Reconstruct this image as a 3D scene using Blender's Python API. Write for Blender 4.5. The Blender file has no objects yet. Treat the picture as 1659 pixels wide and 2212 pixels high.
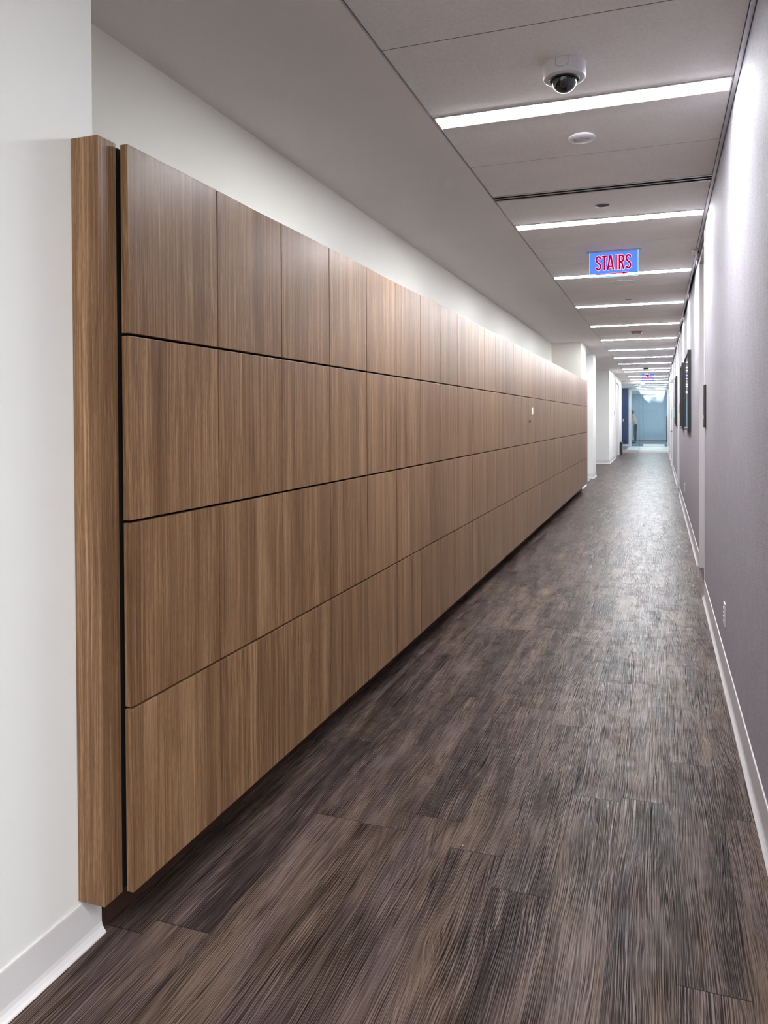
import bpy, bmesh, math, random
from mathutils import Vector, Matrix
random.seed(7)
S = bpy.context.scene
COL = S.collection
PI = math.pi

# ------------------------------------------------------------------ materials
def nmat(name):
    m = bpy.data.materials.new(name); m.use_nodes = True
    nt = m.node_tree
    for n in list(nt.nodes): nt.nodes.remove(n)
    out = nt.nodes.new('ShaderNodeOutputMaterial')
    return m, nt, out

class NB:
    """small node builder"""
    def __init__(s, nt): s.nt = nt
    def n(s, t, **kw):
        nd = s.nt.nodes.new(t)
        for k, v in kw.items(): setattr(nd, k, v)
        return nd
    def set(s, nd, inp, v):
        if hasattr(v, 'is_output') or isinstance(v, bpy.types.NodeSocket): s.nt.links.new(v, nd.inputs[inp])
        else: nd.inputs[inp].default_value = v
    def math(s, op, a, b=None, c=None):
        nd = s.n('ShaderNodeMath', operation=op)
        s.set(nd, 0, a)
        if b is not None: s.set(nd, 1, b)
        if c is not None: s.set(nd, 2, c)
        return nd.outputs[0]
    def vmath(s, op, a, b=None):
        nd = s.n('ShaderNodeVectorMath', operation=op)
        s.set(nd, 0, a)
        if b is not None: s.set(nd, 1, b)
        return nd.outputs[0]
    def noise(s, vec, scale=1.0, detail=2.0, rough=0.5, dist=0.0):
        nd = s.n('ShaderNodeTexNoise')
        s.set(nd, 'Vector', vec); s.set(nd, 'Scale', scale); s.set(nd, 'Detail', detail)
        s.set(nd, 'Roughness', rough); s.set(nd, 'Distortion', dist)
        return nd.outputs[0]
    def ramp(s, fac, stops, interp='LINEAR'):
        nd = s.n('ShaderNodeValToRGB'); cr = nd.color_ramp; cr.interpolation = interp
        while len(cr.elements) < len(stops): cr.elements.new(0.5)
        for e, (p, c) in zip(cr.elements, stops):
            e.position = p; e.color = (*c, 1) if len(c) == 3 else c
        s.set(nd, 0, fac)
        return nd.outputs[0]
    def mix(s, fac, a, b, blend='MIX'):
        nd = s.n('ShaderNodeMix', data_type='RGBA', blend_type=blend)
        s.set(nd, 0, fac)
        for i, v in ((6, a), (7, b)):
            if isinstance(v, tuple) and len(v) == 3: v = (*v, 1)
            s.set(nd, i, v)
        return nd.outputs[2]
    def bump(s, h, strength=0.2, dist=0.001, normal=None):
        nd = s.n('ShaderNodeBump'); s.set(nd, 'Height', h)
        s.set(nd, 'Strength', strength); s.set(nd, 'Distance', dist)
        if normal is not None: s.set(nd, 'Normal', normal)
        return nd.outputs[0]
    def bsdf(s, out, col, rough=0.5, metal=0.0, normal=None, spec=0.5, coat=0.0):
        nd = s.n('ShaderNodeBsdfPrincipled')
        if isinstance(col, tuple) and len(col) == 3: col = (*col, 1)
        s.set(nd, 'Base Color', col); s.set(nd, 'Roughness', rough); s.set(nd, 'Metallic', metal)
        s.set(nd, 'Specular IOR Level', spec)
        if coat: s.set(nd, 'Coat Weight', coat); s.set(nd, 'Coat Roughness', 0.05)
        if normal is not None: s.set(nd, 'Normal', normal)
        s.nt.links.new(nd.outputs[0], out.inputs[0])
        return nd

def rgb(r, g, b):
    def f(c):
        c /= 255.0
        return c / 12.92 if c <= 0.04045 else ((c + 0.055) / 1.055) ** 2.4
    return (f(r), f(g), f(b))

def m_plain(name, col, rough=0.5, metal=0.0, nscale=0, namt=0.05, bump=0.0, spec=0.5, coat=0.0):
    """plain painted or plastic surface with a faint mottling"""
    m, nt, out = nmat(name); b = NB(nt)
    co = b.n('ShaderNodeTexCoord').outputs['Object']
    nz = b.noise(co, nscale or 3.0, 4.0, 0.6)
    lo = tuple(c * (1 - namt) for c in col); hi = tuple(min(1, c * (1 + namt)) for c in col)
    c = b.ramp(nz, [(0.3, lo), (0.7, hi)])
    nrm = b.bump(b.noise(co, 260.0, 3.0), bump, 0.001) if bump else None
    b.bsdf(out, c, rough, metal, nrm, spec, coat)
    return m

def m_emit(name, col, strength):
    m, nt, out = nmat(name); b = NB(nt)
    e = b.n('ShaderNodeEmission'); b.set(e, 0, (*col, 1)); b.set(e, 1, strength)
    nt.links.new(e.outputs[0], out.inputs[0])
    return m

def m_wood(name, dark, mid, light, rough=0.33, seedscale=37.0):
    """vertical grained veneer, every object takes its own stretch of the grain"""
    m, nt, out = nmat(name); b = NB(nt)
    co = b.n('ShaderNodeTexCoord').outputs['Object']
    rnd = b.n('ShaderNodeObjectInfo').outputs['Random']
    off = b.n('ShaderNodeCombineXYZ')
    b.set(off, 0, b.math('MULTIPLY', rnd, 3.1)); b.set(off, 1, b.math('MULTIPLY', rnd, seedscale)); b.set(off, 2, b.math('MULTIPLY', rnd, 11.0))
    p = b.vmath('ADD', co, off.outputs[0])
    warp = b.noise(b.vmath('MULTIPLY', p, (2.0, 2.0, 1.1)), 1.0, 2.0)
    w = b.n('ShaderNodeCombineXYZ')
    ws = b.math('MULTIPLY', b.math('SUBTRACT', warp, 0.5), 0.03)
    b.set(w, 0, ws); b.set(w, 1, ws)
    p = b.vmath('ADD', p, w.outputs[0])
    broad = b.noise(b.vmath('MULTIPLY', p, (13, 13, 0.35)), 1.0, 2.0)
    medium = b.noise(b.vmath('MULTIPLY', p, (105, 105, 0.9)), 1.0, 3.0, 0.7)
    fine = b.noise(b.vmath('MULTIPLY', p, (420, 420, 4.0)), 1.0, 2.0, 0.6)
    pores = b.noise(b.vmath('MULTIPLY', p, (700, 700, 45.0)), 1.0, 1.0)
    t = b.math('ADD', b.math('MULTIPLY', broad, 0.24), b.math('MULTIPLY', medium, 0.34))
    t = b.math('ADD', t, b.math('MULTIPLY', fine, 0.30))
    t = b.math('ADD', t, b.math('MULTIPLY', pores, 0.12))
    t = b.math('ADD', t, b.math('MULTIPLY', b.math('SUBTRACT', rnd, 0.5), 0.03))
    c = b.ramp(t, [(0.33, dark), (0.5, mid), (0.66, light)])
    nrm = b.bump(fine, 0.06, 0.0006)
    nd = b.bsdf(out, c, rough, 0.0, nrm, 0.5); b.set(nd, 'IOR', 1.23)
    return m

def m_floor(name):
    m, nt, out = nmat(name); b = NB(nt)
    co = b.n('ShaderNodeTexCoord').outputs['Object']
    sp = b.n('ShaderNodeSeparateXYZ'); b.set(sp, 0, co)
    X, Y = sp.outputs[0], sp.outputs[1]
    PW, PL = 0.1585, 1.22
    px = b.math('DIVIDE', b.math('ADD', X, 20 * PW + 0.1225), PW)
    row = b.math('FLOOR', px); fx = b.math('FRACT', px)
    wn = b.n('ShaderNodeTexWhiteNoise', noise_dimensions='1D'); b.set(wn, 'W', b.math('MULTIPLY', row, 7.31))
    py = b.math('ADD', b.math('DIVIDE', Y, PL), b.math('MULTIPLY', wn.outputs[0], 5.0))
    idx = b.math('FLOOR', py); fy = b.math('FRACT', py)
    cell = b.n('ShaderNodeCombineXYZ'); b.set(cell, 0, row); b.set(cell, 1, idx)
    wc = b.n('ShaderNodeTexWhiteNoise', noise_dimensions='2D'); b.set(wc, 'Vector', cell.outputs[0])
    cr = wc.outputs[0]
    # joints
    ex = b.math('MULTIPLY', b.math('MINIMUM', fx, b.math('SUBTRACT', 1.0, fx)), PW)
    ey = b.math('MULTIPLY', b.math('MINIMUM', fy, b.math('SUBTRACT', 1.0, fy)), PL)
    jx = b.math('LESS_THAN', ex, 0.0007); jy = b.math('LESS_THAN', ey, 0.0016)
    joint = b.math('MAXIMUM', jx, jy)
    # plank space
    o = b.n('ShaderNodeCombineXYZ')
    b.set(o, 0, b.math('ADD', X, b.math('MULTIPLY', cr, 9.0)))
    b.set(o, 1, b.math('ADD', Y, b.math('MULTIPLY', cr, 23.0)))
    b.set(o, 2, b.math('MULTIPLY', cr, 5.0))
    p = o.outputs[0]
    warp = b.noise(b.vmath('MULTIPLY', p, (7, 1.5, 1)), 1.0, 2.0, 0.45)
    wv = b.n('ShaderNodeCombineXYZ'); b.set(wv, 0, b.math('MULTIPLY', b.math('SUBTRACT', warp, 0.5), 0.10))
    pw = b.vmath('ADD', p, wv.outputs[0])
    low = b.noise(b.vmath('MULTIPLY', p, (9, 0.9, 1)), 1.0, 1.5, 0.4)
    wig = b.noise(b.vmath('MULTIPLY', p, (30, 2.6, 1)), 1.0, 2.0, 0.5)
    f = b.math('ADD', b.math('MULTIPLY', X, 185.0), b.math('MULTIPLY', low, 9.0))
    f = b.math('ADD', f, b.math('MULTIPLY', wig, 2.0))
    f = b.math('ADD', f, b.math('MULTIPLY', b.noise(b.vmath('MULTIPLY', p, (75, 1.2, 1)), 1.0, 2.0, 0.6), 3.2))
    tri = b.math('ABSOLUTE', b.math('SUBTRACT', b.math('MULTIPLY', b.math('FRACT', f), 2.0), 1.0))
    g1 = b.ramp(tri, [(0.0, (0, 0, 0)), (0.30, (.42, .42, .42)), (0.70, (.6, .6, .6)), (1.0, (1.25, 1.25, 1.25))])
    g2 = b.noise(b.vmath('MULTIPLY', pw, (480, 5.0, 1)), 1.0, 2.0, 0.6)
    patch = b.noise(b.vmath('MULTIPLY', p, (16, 3.0, 1)), 1.0, 3.0, 0.6)
    g1 = b.mix(b.ramp(patch, [(0.40, (.15, .15, .15)), (0.6, (1, 1, 1))]), (.6, .6, .6), g1)
    tone = b.noise(b.vmath('MULTIPLY', p, (13, 1.6, 1)), 1.0, 3.0, 0.6)
    hue = b.noise(b.vmath('MULTIPLY', p, (6, 2.2, 1)), 1.0, 2.0, 0.5)
    scuff = b.noise(b.vmath('MULTIPLY', co, (9, 9, 1)), 1.0, 5.0, 0.7)
    t = b.math('ADD', b.math('MULTIPLY', tone, 0.42), b.math('MULTIPLY', g1, 0.24))
    t = b.math('ADD', t, b.math('MULTIPLY', g2, 0.38))
    t = b.math('ADD', t, b.math('MULTIPLY', b.math('SUBTRACT', cr, 0.5), 0.06))
    brown = b.ramp(t, [(0.34, rgb(17, 12, 10)), (0.50, rgb(51, 41, 35)), (0.67, rgb(102, 86, 75))])
    grey = b.ramp(t, [(0.34, rgb(17, 14, 14)), (0.50, rgb(49, 40, 39)), (0.67, rgb(99, 84, 79))])
    hf = b.ramp(hue, [(0.38, (0, 0, 0)), (0.62, (1, 1, 1))])
    c = b.mix(hf, brown, grey)
    # knots
    vo = b.n('ShaderNodeTexVoronoi'); b.set(vo, 'Vector', b.vmath('MULTIPLY', p, (3.4, 1.3, 1))); b.set(vo, 'Scale', 1.0)
    kn = b.ramp(vo.outputs['Distance'], [(0.012, (1, 1, 1)), (0.05, (0, 0, 0))])
    c = b.mix(b.math('MULTIPLY', kn, 0.75), c, rgb(28, 22, 19))
    c = b.mix(b.math('MULTIPLY', joint, 0.8), c, rgb(20, 17, 16))
    # stray pale grit on the boards
    vg = b.n('ShaderNodeTexVoronoi'); b.set(vg, 'Vector', co); b.set(vg, 'Scale', 9.0)
    ws = b.n('ShaderNodeSeparateColor'); b.set(ws, 0, vg.outputs['Color'])
    grit = b.math('MULTIPLY', b.math('LESS_THAN', vg.outputs['Distance'], 0.016), b.math('GREATER_THAN', ws.outputs[0], 0.62))
    c = b.mix(grit, c, rgb(205, 195, 180))
    h = b.math('ADD', b.math('MULTIPLY', g1, 0.8), b.math('MULTIPLY', g2, 0.5))
    h = b.math('SUBTRACT', h, b.math('MULTIPLY', joint, 1.2))
    nrm = b.bump(h, 0.30, 0.0008)
    ridge = b.math('ADD', b.math('MULTIPLY', g1, 0.55), b.math('MULTIPLY', g2, 0.45))
    rough = b.math('SUBTRACT', b.math('ADD', 0.31, b.math('MULTIPLY', scuff, 0.14)), b.math('MULTIPLY', ridge, 0.14))
    nd = b.bsdf(out, c, rough, 0.0, nrm, 0.5); b.set(nd, 'IOR', 1.16)
    sl = b.ramp(b.math('ADD', b.math('MULTIPLY', ridge, 0.8), b.math('MULTIPLY', scuff, 0.35)), [(0.48, (.03, .03, .03)), (0.62, (.22, .22, .22)), (0.85, (1, 1, 1))])
    b.set(nd, 'Specular IOR Level', sl)
    return m

def m_fabric(name, col):
    """woven vinyl wall covering"""
    m, nt, out = nmat(name); b = NB(nt)
    co = b.n('ShaderNodeTexCoord').outputs['Object']
    w1 = b.noise(b.vmath('MULTIPLY', co, (170, 170, 330)), 1.0, 2.0, 0.6)
    w2 = b.noise(b.vmath('MULTIPLY', co, (60, 60, 9)), 1.0, 3.0, 0.6)
    t = b.math('ADD', b.math('MULTIPLY', w1, 0.75), b.math('MULTIPLY', w2, 0.25))
    lo = tuple(v * 0.74 for v in col); hi = tuple(min(1, v * 1.24) for v in col)
    c = b.ramp(t, [(0.34, lo), (0.66, hi)])
    nrm = b.bump(w1, 0.5, 0.0022)
    b.bsdf(out, c, 0.75, 0.0, nrm, 0.15)
    return m

def m_tile(name, col):
    m, nt, out = nmat(name); b = NB(nt)
    co = b.n('ShaderNodeTexCoord').outputs['Object']
    n1 = b.noise(co, 130.0, 4.0, 0.7)
    n2 = b.noise(co, 2.5, 3.0, 0.6)
    t = b.math('ADD', b.math('MULTIPLY', n1, 0.7), b.math('MULTIPLY', n2, 0.3))
    c = b.ramp(t, [(0.36, tuple(v * 0.9 for v in col)), (0.64, tuple(min(1, v * 1.06) for v in col))])
    nrm = b.bump(n1, 0.25, 0.001)
    b.bsdf(out, c, 0.85, 0.0, nrm, 0.2)
    return m

def m_thin_glass(name, tint=(0.9, 0.96, 1.0), rough=0.0, ior=1.5, haze=0.0, hazecol=(0.6, 0.75, 0.85)):
    m, nt, out = nmat(name); b = NB(nt)
    tr = b.n('ShaderNodeBsdfTransparent'); b.set(tr, 0, (*tint, 1))
    gl = b.n('ShaderNodeBsdfGlossy'); b.set(gl, 0, (1, 1, 1, 1)); b.set(gl, 1, rough)
    fr = b.n('ShaderNodeFresnel'); b.set(fr, 0, ior)
    mx = b.n('ShaderNodeMixShader'); b.set(mx, 0, fr.outputs[0])
    nt.links.new(tr.outputs[0], mx.inputs[1]); nt.links.new(gl.outputs[0], mx.inputs[2])
    last = mx.outputs[0]
    if haze:
        df = b.n('ShaderNodeBsdfDiffuse'); b.set(df, 0, (*hazecol, 1))
        m2 = b.n('ShaderNodeMixShader'); b.set(m2, 0, haze)
        nt.links.new(last, m2.inputs[1]); nt.links.new(df.outputs[0], m2.inputs[2]); last = m2.outputs[0]
    nt.links.new(last, out.inputs[0])
    return m

def m_lit_acrylic(name, col, strength, clear):
    m, nt, out = nmat(name); b = NB(nt)
    e = b.n('ShaderNodeEmission'); b.set(e, 0, (*col, 1)); b.set(e, 1, strength)
    tr = b.n('ShaderNodeBsdfTransparent'); b.set(tr, 0, (0.8, 0.86, 1, 1))
    mx = b.n('ShaderNodeMixShader'); b.set(mx, 0, clear)
    nt.links.new(e.outputs[0], mx.inputs[1]); nt.links.new(tr.outputs[0], mx.inputs[2])
    nt.links.new(mx.outputs[0], out.inputs[0])
    return m

def m_print(name, c1, c2, c3):
    m, nt, out = nmat(name); b = NB(nt)
    co = b.n('ShaderNodeTexCoord').outputs['Object']
    nz = b.noise(b.vmath('MULTIPLY', co, (1, 2.4, 3.6)), 1.0, 5.0, 0.6, 0.6)
    c = b.ramp(nz, [(0.35, c1), (0.5, c2), (0.65, c3)])
    b.bsdf(out, c, 0.5)
    return m

LIGHT = 155.0
M = dict(
    white=m_plain('white wall paint', (0.72, 0.715, 0.70), 0.55, nscale=1.2, namt=0.02, bump=0.05, spec=0.3),
    cream=m_plain('cream wall paint', (0.76, 0.735, 0.68), 0.55, nscale=1.2, namt=0.02, bump=0.05, spec=0.3),
    gypsum=m_plain('flat ceiling paint', (0.91, 0.872, 0.84), 0.8, nscale=1.5, namt=0.02, spec=0.2),
    tile=m_tile('mineral ceiling panel', (0.88, 0.872, 0.862)),
    dark=m_plain('dark void', (0.012, 0.011, 0.011), 0.9, spec=0.1),
    alu=m_plain('satin aluminium', (0.62, 0.62, 0.64), 0.38, 0.85, nscale=30, namt=0.04),
    steel=m_plain('brushed steel', (0.50, 0.47, 0.45), 0.30, 0.95, nscale=40, namt=0.06),
    bright_steel=m_plain('bright steel', (0.78, 0.77, 0.76), 0.28, 0.8, nscale=40, namt=0.05),
    wood=m_wood('walnut veneer', rgb(60, 40, 24), rgb(112, 84, 60), rgb(162, 130, 99)),
    plinth=m_plain('dark brown plinth', rgb(52, 33, 26), 0.5, nscale=8, namt=0.15),
    fabric=m_fabric('woven grey wall covering', rgb(152, 147, 154)),
    floor=m_floor('weathered oak plank vinyl'),
    base=m_plain('pale vinyl base', rgb(206, 202, 202), 0.42, nscale=4, namt=0.02),
    base_grey=m_plain('grey vinyl base', rgb(196, 191, 193), 0.35, nscale=4, namt=0.02),
    frame_white=m_plain('white door frame enamel', rgb(200, 198, 198), 0.35, nscale=4, namt=0.02),
    jamb=m_plain('pale grey jamb enamel', rgb(186, 180, 182), 0.4, nscale=3, namt=0.02),
    leaf=m_plain('pale door leaf', rgb(196, 192, 190), 0.4, nscale=3, namt=0.02),
    plastic=m_plain('white plastic', rgb(208, 207, 210), 0.4, nscale=20, namt=0.01),
    seam=m_plain('grey seam', rgb(70, 68, 70), 0.6),
    black=m_plain('black satin plastic', (0.008, 0.008, 0.009), 0.45, nscale=15, namt=0.2),
    black_gloss=m_plain('black gloss', (0.006, 0.007, 0.012), 0.06, nscale=15, namt=0.2, coat=0.6),
    darkgrey=m_plain('dark grey metal', rgb(72, 72, 76), 0.45, 0.4, nscale=25, namt=0.08),
    red=m_plain('red plastic', rgb(92, 5, 13), 0.35, nscale=15, namt=0.05),
    maroon=m_plain('dark maroon plastic', rgb(48, 12, 16), 0.35, nscale=15, namt=0.05),
    lamp=m_emit('lit diffuser', (0.93, 0.965, 1.0), LIGHT),
    lamp_lobby_fill=m_emit('added lobby fill', (0.95, 0.97, 1.0), LIGHT * 0.84),
    lamp_cool=m_emit('cool lit diffuser', (0.88, 0.95, 1.0), LIGHT * 0.6),
    dome=m_thin_glass('clear dome', (0.72, 0.74, 0.8), 0.02, 1.7),
    glass=m_thin_glass('clear glazing', (0.95, 0.985, 0.995), ior=1.33),
    glass_tint=m_thin_glass('bluish glazing', (0.88, 0.955, 0.985), ior=1.25, haze=0.04, hazecol=(0.70, 0.80, 0.87)),
    glass_pic=m_thin_glass('picture glass', (0.9, 0.9, 0.92), 0.01, 1.55),
    blue=m_plain('navy blue paint', rgb(10, 44, 88), 0.45, nscale=6, namt=0.06),
    frost=m_plain('pale blue frosted panel', rgb(186, 205, 218), 0.32, nscale=0.5, namt=0.03, spec=0.4),
    frost_line=m_plain('faint grey-blue mark', rgb(150, 178, 200), 0.3),
    stone=m_plain('pale stone floor', rgb(214, 218, 218), 0.22, nscale=5, namt=0.03),
    carpet=m_plain('slate carpet', rgb(86, 96, 106), 0.9, nscale=60, namt=0.2, bump=0.4),
    carpet_blue=m_plain('blue grey carpet', rgb(120, 128, 142), 0.9, nscale=60, namt=0.15, bump=0.4),
    sign_panel=m_lit_acrylic('blue lit acrylic', (0.10, 0.29, 1.0), 1.1, 0.34),
    sign_edge=m_lit_acrylic('lit acrylic edge', (0.45, 0.72, 1.0), 1.6, 0.1),
    sign_red=m_emit('lit red lettering', (0.56, 0.0, 0.035), 1.0),
    sign_pink=m_emit('lit pale lettering edge', (0.95, 0.66, 1.0), 1.25),
    sign_track=m_plain('clear sign channel', rgb(150, 146, 158), 0.3),
    print1=m_print('muted print', rgb(60, 66, 80), rgb(150, 152, 156), rgb(205, 203, 200)),
    print2=m_print('blue grey print', rgb(30, 40, 62), rgb(90, 104, 128), rgb(190, 194, 200)),
    print3=m_print('dark print', rgb(16, 18, 24), rgb(36, 42, 52), rgb(70, 78, 90)),
    teal=m_plain('pale teal plate', rgb(140, 176, 166), 0.4),
    skin=m_plain('skin', rgb(196, 150, 126), 0.5),
    shirt=m_plain('dusty pink shirt', rgb(196, 160, 146), 0.8, nscale=14, namt=0.08),
    trousers=m_plain('black trousers', rgb(24, 34, 36), 0.8, nscale=14, namt=0.1),
    hair=m_plain('black hair', rgb(22, 18, 18), 0.5, nscale=60, namt=0.3),
)

# ------------------------------------------------------------------ mesh helpers
def box(bm, x0, x1, y0, y1, z0, z1, bev=0.0, seg=2):
    vs = [bm.verts.new((x, y, z)) for x in (x0, x1) for y in (y0, y1) for z in (z0, z1)]
    F = [(0, 1, 3, 2), (4, 6, 7, 5), (0, 4, 5, 1), (2, 3, 7, 6), (0, 2, 6, 4), (1, 5, 7, 3)]
    fs = [bm.faces.new([vs[i] for i in f]) for f in F]
    if bev:
        es = list({e for f in fs for e in f.edges})
        bmesh.ops.bevel(bm, geom=es, offset=bev, segments=seg, affect='EDGES', profile=0.6)
    return fs

def lathe(bm, prof, cx=0, cy=0, seg=48, cap0=True, cap1=True):
    """profile of (radius, z) turned about the vertical through cx, cy"""
    rings = []
    for r, z in prof:
        if r < 1e-6: rings.append([bm.verts.new((cx, cy, z))])
        else: rings.append([bm.verts.new((cx + r * math.cos(2 * PI * k / seg), cy + r * math.sin(2 * PI * k / seg), z)) for k in range(seg)])
    for A, B in zip(rings, rings[1:]):
        for k in range(seg):
            j = (k + 1) % seg
            if len(A) == 1 and len(B) == 1: continue
            if len(A) == 1: bm.faces.new((A[0], B[j], B[k]))
            elif len(B) == 1: bm.faces.new((A[k], A[j], B[0]))
            else: bm.faces.new((A[k], A[j], B[j], B[k]))
    if cap0 and len(rings[0]) > 1: bm.faces.new(rings[0])
    if cap1 and len(rings[-1]) > 1: bm.faces.new(rings[-1])

def rod(bm, p, q, r, seg=16):
    p, q = Vector(p), Vector(q); d = q - p
    rot = d.to_track_quat('Z', 'Y').to_matrix().to_4x4()
    bmesh.ops.create_cone(bm, cap_ends=True, segments=seg, radius1=r, radius2=r, depth=d.length,
                          matrix=Matrix.Translation((p + q) / 2) @ rot)

def prism(bm, pts, axis, a0, a1):
    """closed outline extruded along an axis; pts are the other two coordinates in order"""
    def P(u, v, a): return {'x': (a, u, v), 'y': (u, a, v), 'z': (u, v, a)}[axis]
    A = [bm.verts.new(P(u, v, a0)) for u, v in pts]; B = [bm.verts.new(P(u, v, a1)) for u, v in pts]
    n = len(pts)
    for i in range(n): bm.faces.new((A[i], A[(i + 1) % n], B[(i + 1) % n], B[i]))
    bm.faces.new(A); bm.faces.new(list(reversed(B)))

def obj(name, bm, mat, parent=None, smooth=False):
    bmesh.ops.recalc_face_normals(bm, faces=bm.faces)
    me = bpy.data.meshes.new(name); bm.to_mesh(me); bm.free()
    me.materials.append(M[mat] if isinstance(mat, str) else mat)
    if smooth:
        for p in me.polygons: p.use_smooth = True
        try: me.set_sharp_from_angle(angle=math.radians(38))
        except Exception: pass
    o = bpy.data.objects.new(name, me); COL.objects.link(o)
    if parent: o.parent = parent
    return o

def new(): return bmesh.new()
def boxobj(name, mat, parent, *bs, bev=0.0):
    bm = new()
    for b in bs: box(bm, *b, bev=bev)
    return obj(name, bm, mat, parent)

def thing(name, label, cat, loc=(0, 0, 0), group=None, rotz=0):
    o = bpy.data.objects.new(name, None); COL.objects.link(o); o.empty_display_size = 0.05
    o.location = loc; o.rotation_euler = (0, 0, rotz)
    o['label'] = label; o['category'] = cat
    if group: o['group'] = group
    return o
def tag(o, label, cat, group=None):
    o['label'] = label; o['category'] = cat
    if group: o['group'] = group
    return o
def struct(name, mat, *bs, bev=0.0, label=None):
    o = boxobj(name, mat, None, *bs, bev=bev); o['kind'] = 'structure'
    if label: o['label'] = label
    return o
def copy_tree(o, parent=None):
    c = o.copy(); COL.objects.link(c)
    if parent: c.parent = parent
    for ch in [x for x in bpy.data.objects if x.parent == o]: copy_tree(ch, c)
    return c

# ------------------------------------------------------------------ dimensions (metres; the corridor runs along +Y)
ZC = 2.696                     # ceiling
XW, XP, XL = -1.344, -1.264, -1.235    # left wall, end panel front, locker door front
XR0, XR = 0.309, 0.328         # right wall before / after the first doorway
XE = -0.992                    # plaster / panel ceiling edge
XREC = -1.877                  # wall above the lockers
YB = -5.2                      # end of the corridor behind the viewpoint
YG, YD, YF = 30.6, 37.3, 48.0  # first glass wall, second glass wall, far wall

# ------------------------------------------------------------------ floor, walls, ceiling
struct('floor', 'floor', (-3.7, 0.75, YB - .1, YG + .06, -0.06, 0.0), (0.75, 5.1, YB - .1, 1.6, -0.06, 0.0))
struct('floor_vestibule', 'stone', (-1.30, 0.5, YG + .06, YD + .05, -0.06, 0.0))
struct('floor_beyond', 'carpet', (-2.6, -1.30, YG + .06, YD + .05, -0.06, 0.0), (-2.6, 0.75, YD + .05, YF + .1, -0.06, 0.0))
struct('floor_alcove', 'carpet_blue', (-3.6, XW - .03, 15.46, 17.17, 0.0, 0.006))

struct('wall_left', 'white', (-2.0, XW, YB, 1.592, 0, 2.75))
struct('wall_added_lobby', 'white', (5.0, 5.1, YB, 1.5, 0, 2.75), (0.62, 5.1, 1.5, 1.6, 0, 2.75))  # lobby made up behind the viewpoint to house the fill lights
struct('wall_recess', 'cream', (-2.0, XREC, 1.592, 14.50, 0, 2.75))
struct('wall_pier', 'cream', (-3.6, XW, 14.50, 15.44, 0, 2.75))
struct('wall_column', 'white', (-3.6, XW, 17.19, 17.96, 0, 2.75))
struct('wall_alcove', 'white', (-3.7, -3.6, 15.44, 22.85, 0, 2.75))
struct('wall_far_left', 'white', (-3.6, XW, 22.85, 26.35, 0, 2.75), (-3.6, XW, 28.35, YG, 0, 2.75), (-3.6, XW, 26.35, 28.35, 2.50, 2.75), (-3.6, -1.50, 26.35, 28.35, 0, 2.5))
struct('wall_right', 'fabric',
       (XR0, 0.62, 1.5, 6.024, 0, 2.78), (0.309, 0.62, 6.024, 7.22, 2.66, 2.78),
       (XR, 0.62, 7.22, 14.15, 0, 2.78), (XR, 0.62, 14.15, 15.3, 2.66, 2.78),
       (XR, 0.62, 15.3, 20.95, 0, 2.78), (XR, 0.62, 20.95, 22.0, 2.66, 2.78),
       (XR, 0.62, 22.0, 24.1, 0, 2.78), (XR, 0.62, 24.1, 25.1, 2.66, 2.78),
       (XR, 0.62, 25.1, 27.2, 0, 2.78), (XR, 0.62, 27.2, 28.2, 2.66, 2.78),
       (XR, 0.62, 28.2, YG, 0, 2.78), (0.56, 0.62, 6.0, 28.3, 0, 2.7))
struct('wall_back', 'white', (-1.5, 5.1, YB - .1, YB, 0, 2.75))
struct('wall_vestibule_right', 'white', (0.42, 0.62, YG, YF, 0, 2.75))
struct('wall_vestibule_left', 'white', (-2.7, -2.6, YG, YF, 0, 2.75), (-2.7, -1.344, YG - .1, YG, 0, 2.75))
struct('wall_navy', 'blue', (-2.6, -1.335, YD - .06, YD + .06, 0.10, 2.68))
struct('wall_end', 'frost', (-2.7, 0.75, YF, YF + .1, 0, 2.75))

# plaster ceiling on the left; ceiling over the alcoves and beyond the glass
struct('ceiling_plaster', 'gypsum', (-2.1, XE - .008, YB, 15.44, ZC, ZC + .06), (XW - .002, XE - .008, 15.44, 17.19, ZC, ZC + .06),
       (-3.7, XW - .010, 15.44, 17.19, ZC, ZC + .06), (-3.7, XE - .008, 17.19, YG, ZC, ZC + .06))
struct('ceiling_added_lobby', 'gypsum', (0.31, 5.1, YB, 1.6, ZC, ZC + .06))  # ceiling of the made-up lobby, out of view
struct('ceiling_void', 'dark', (-3.8, 0.8, YB - .2, YF + .2, ZC + .065, ZC + .09))
struct('trim_1', 'alu', (XE - .006, XE - .001, YB, YG, ZC - .002, ZC + .03))
struct('trim_2', 'alu', (0.289, 0.306, YB, YG, ZC - .004, ZC + .03))

XT = 0.286
LW = 0.152
lights = [3.464, 5.598, 7.749, 9.888, 12.06, 14.26, 16.49, 18.586, 20.722, 22.91, 24.28, 27.14, 29.4]
back_lights = [-0.84, -3.0]
SLOT = (4.826, 4.940)
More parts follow.
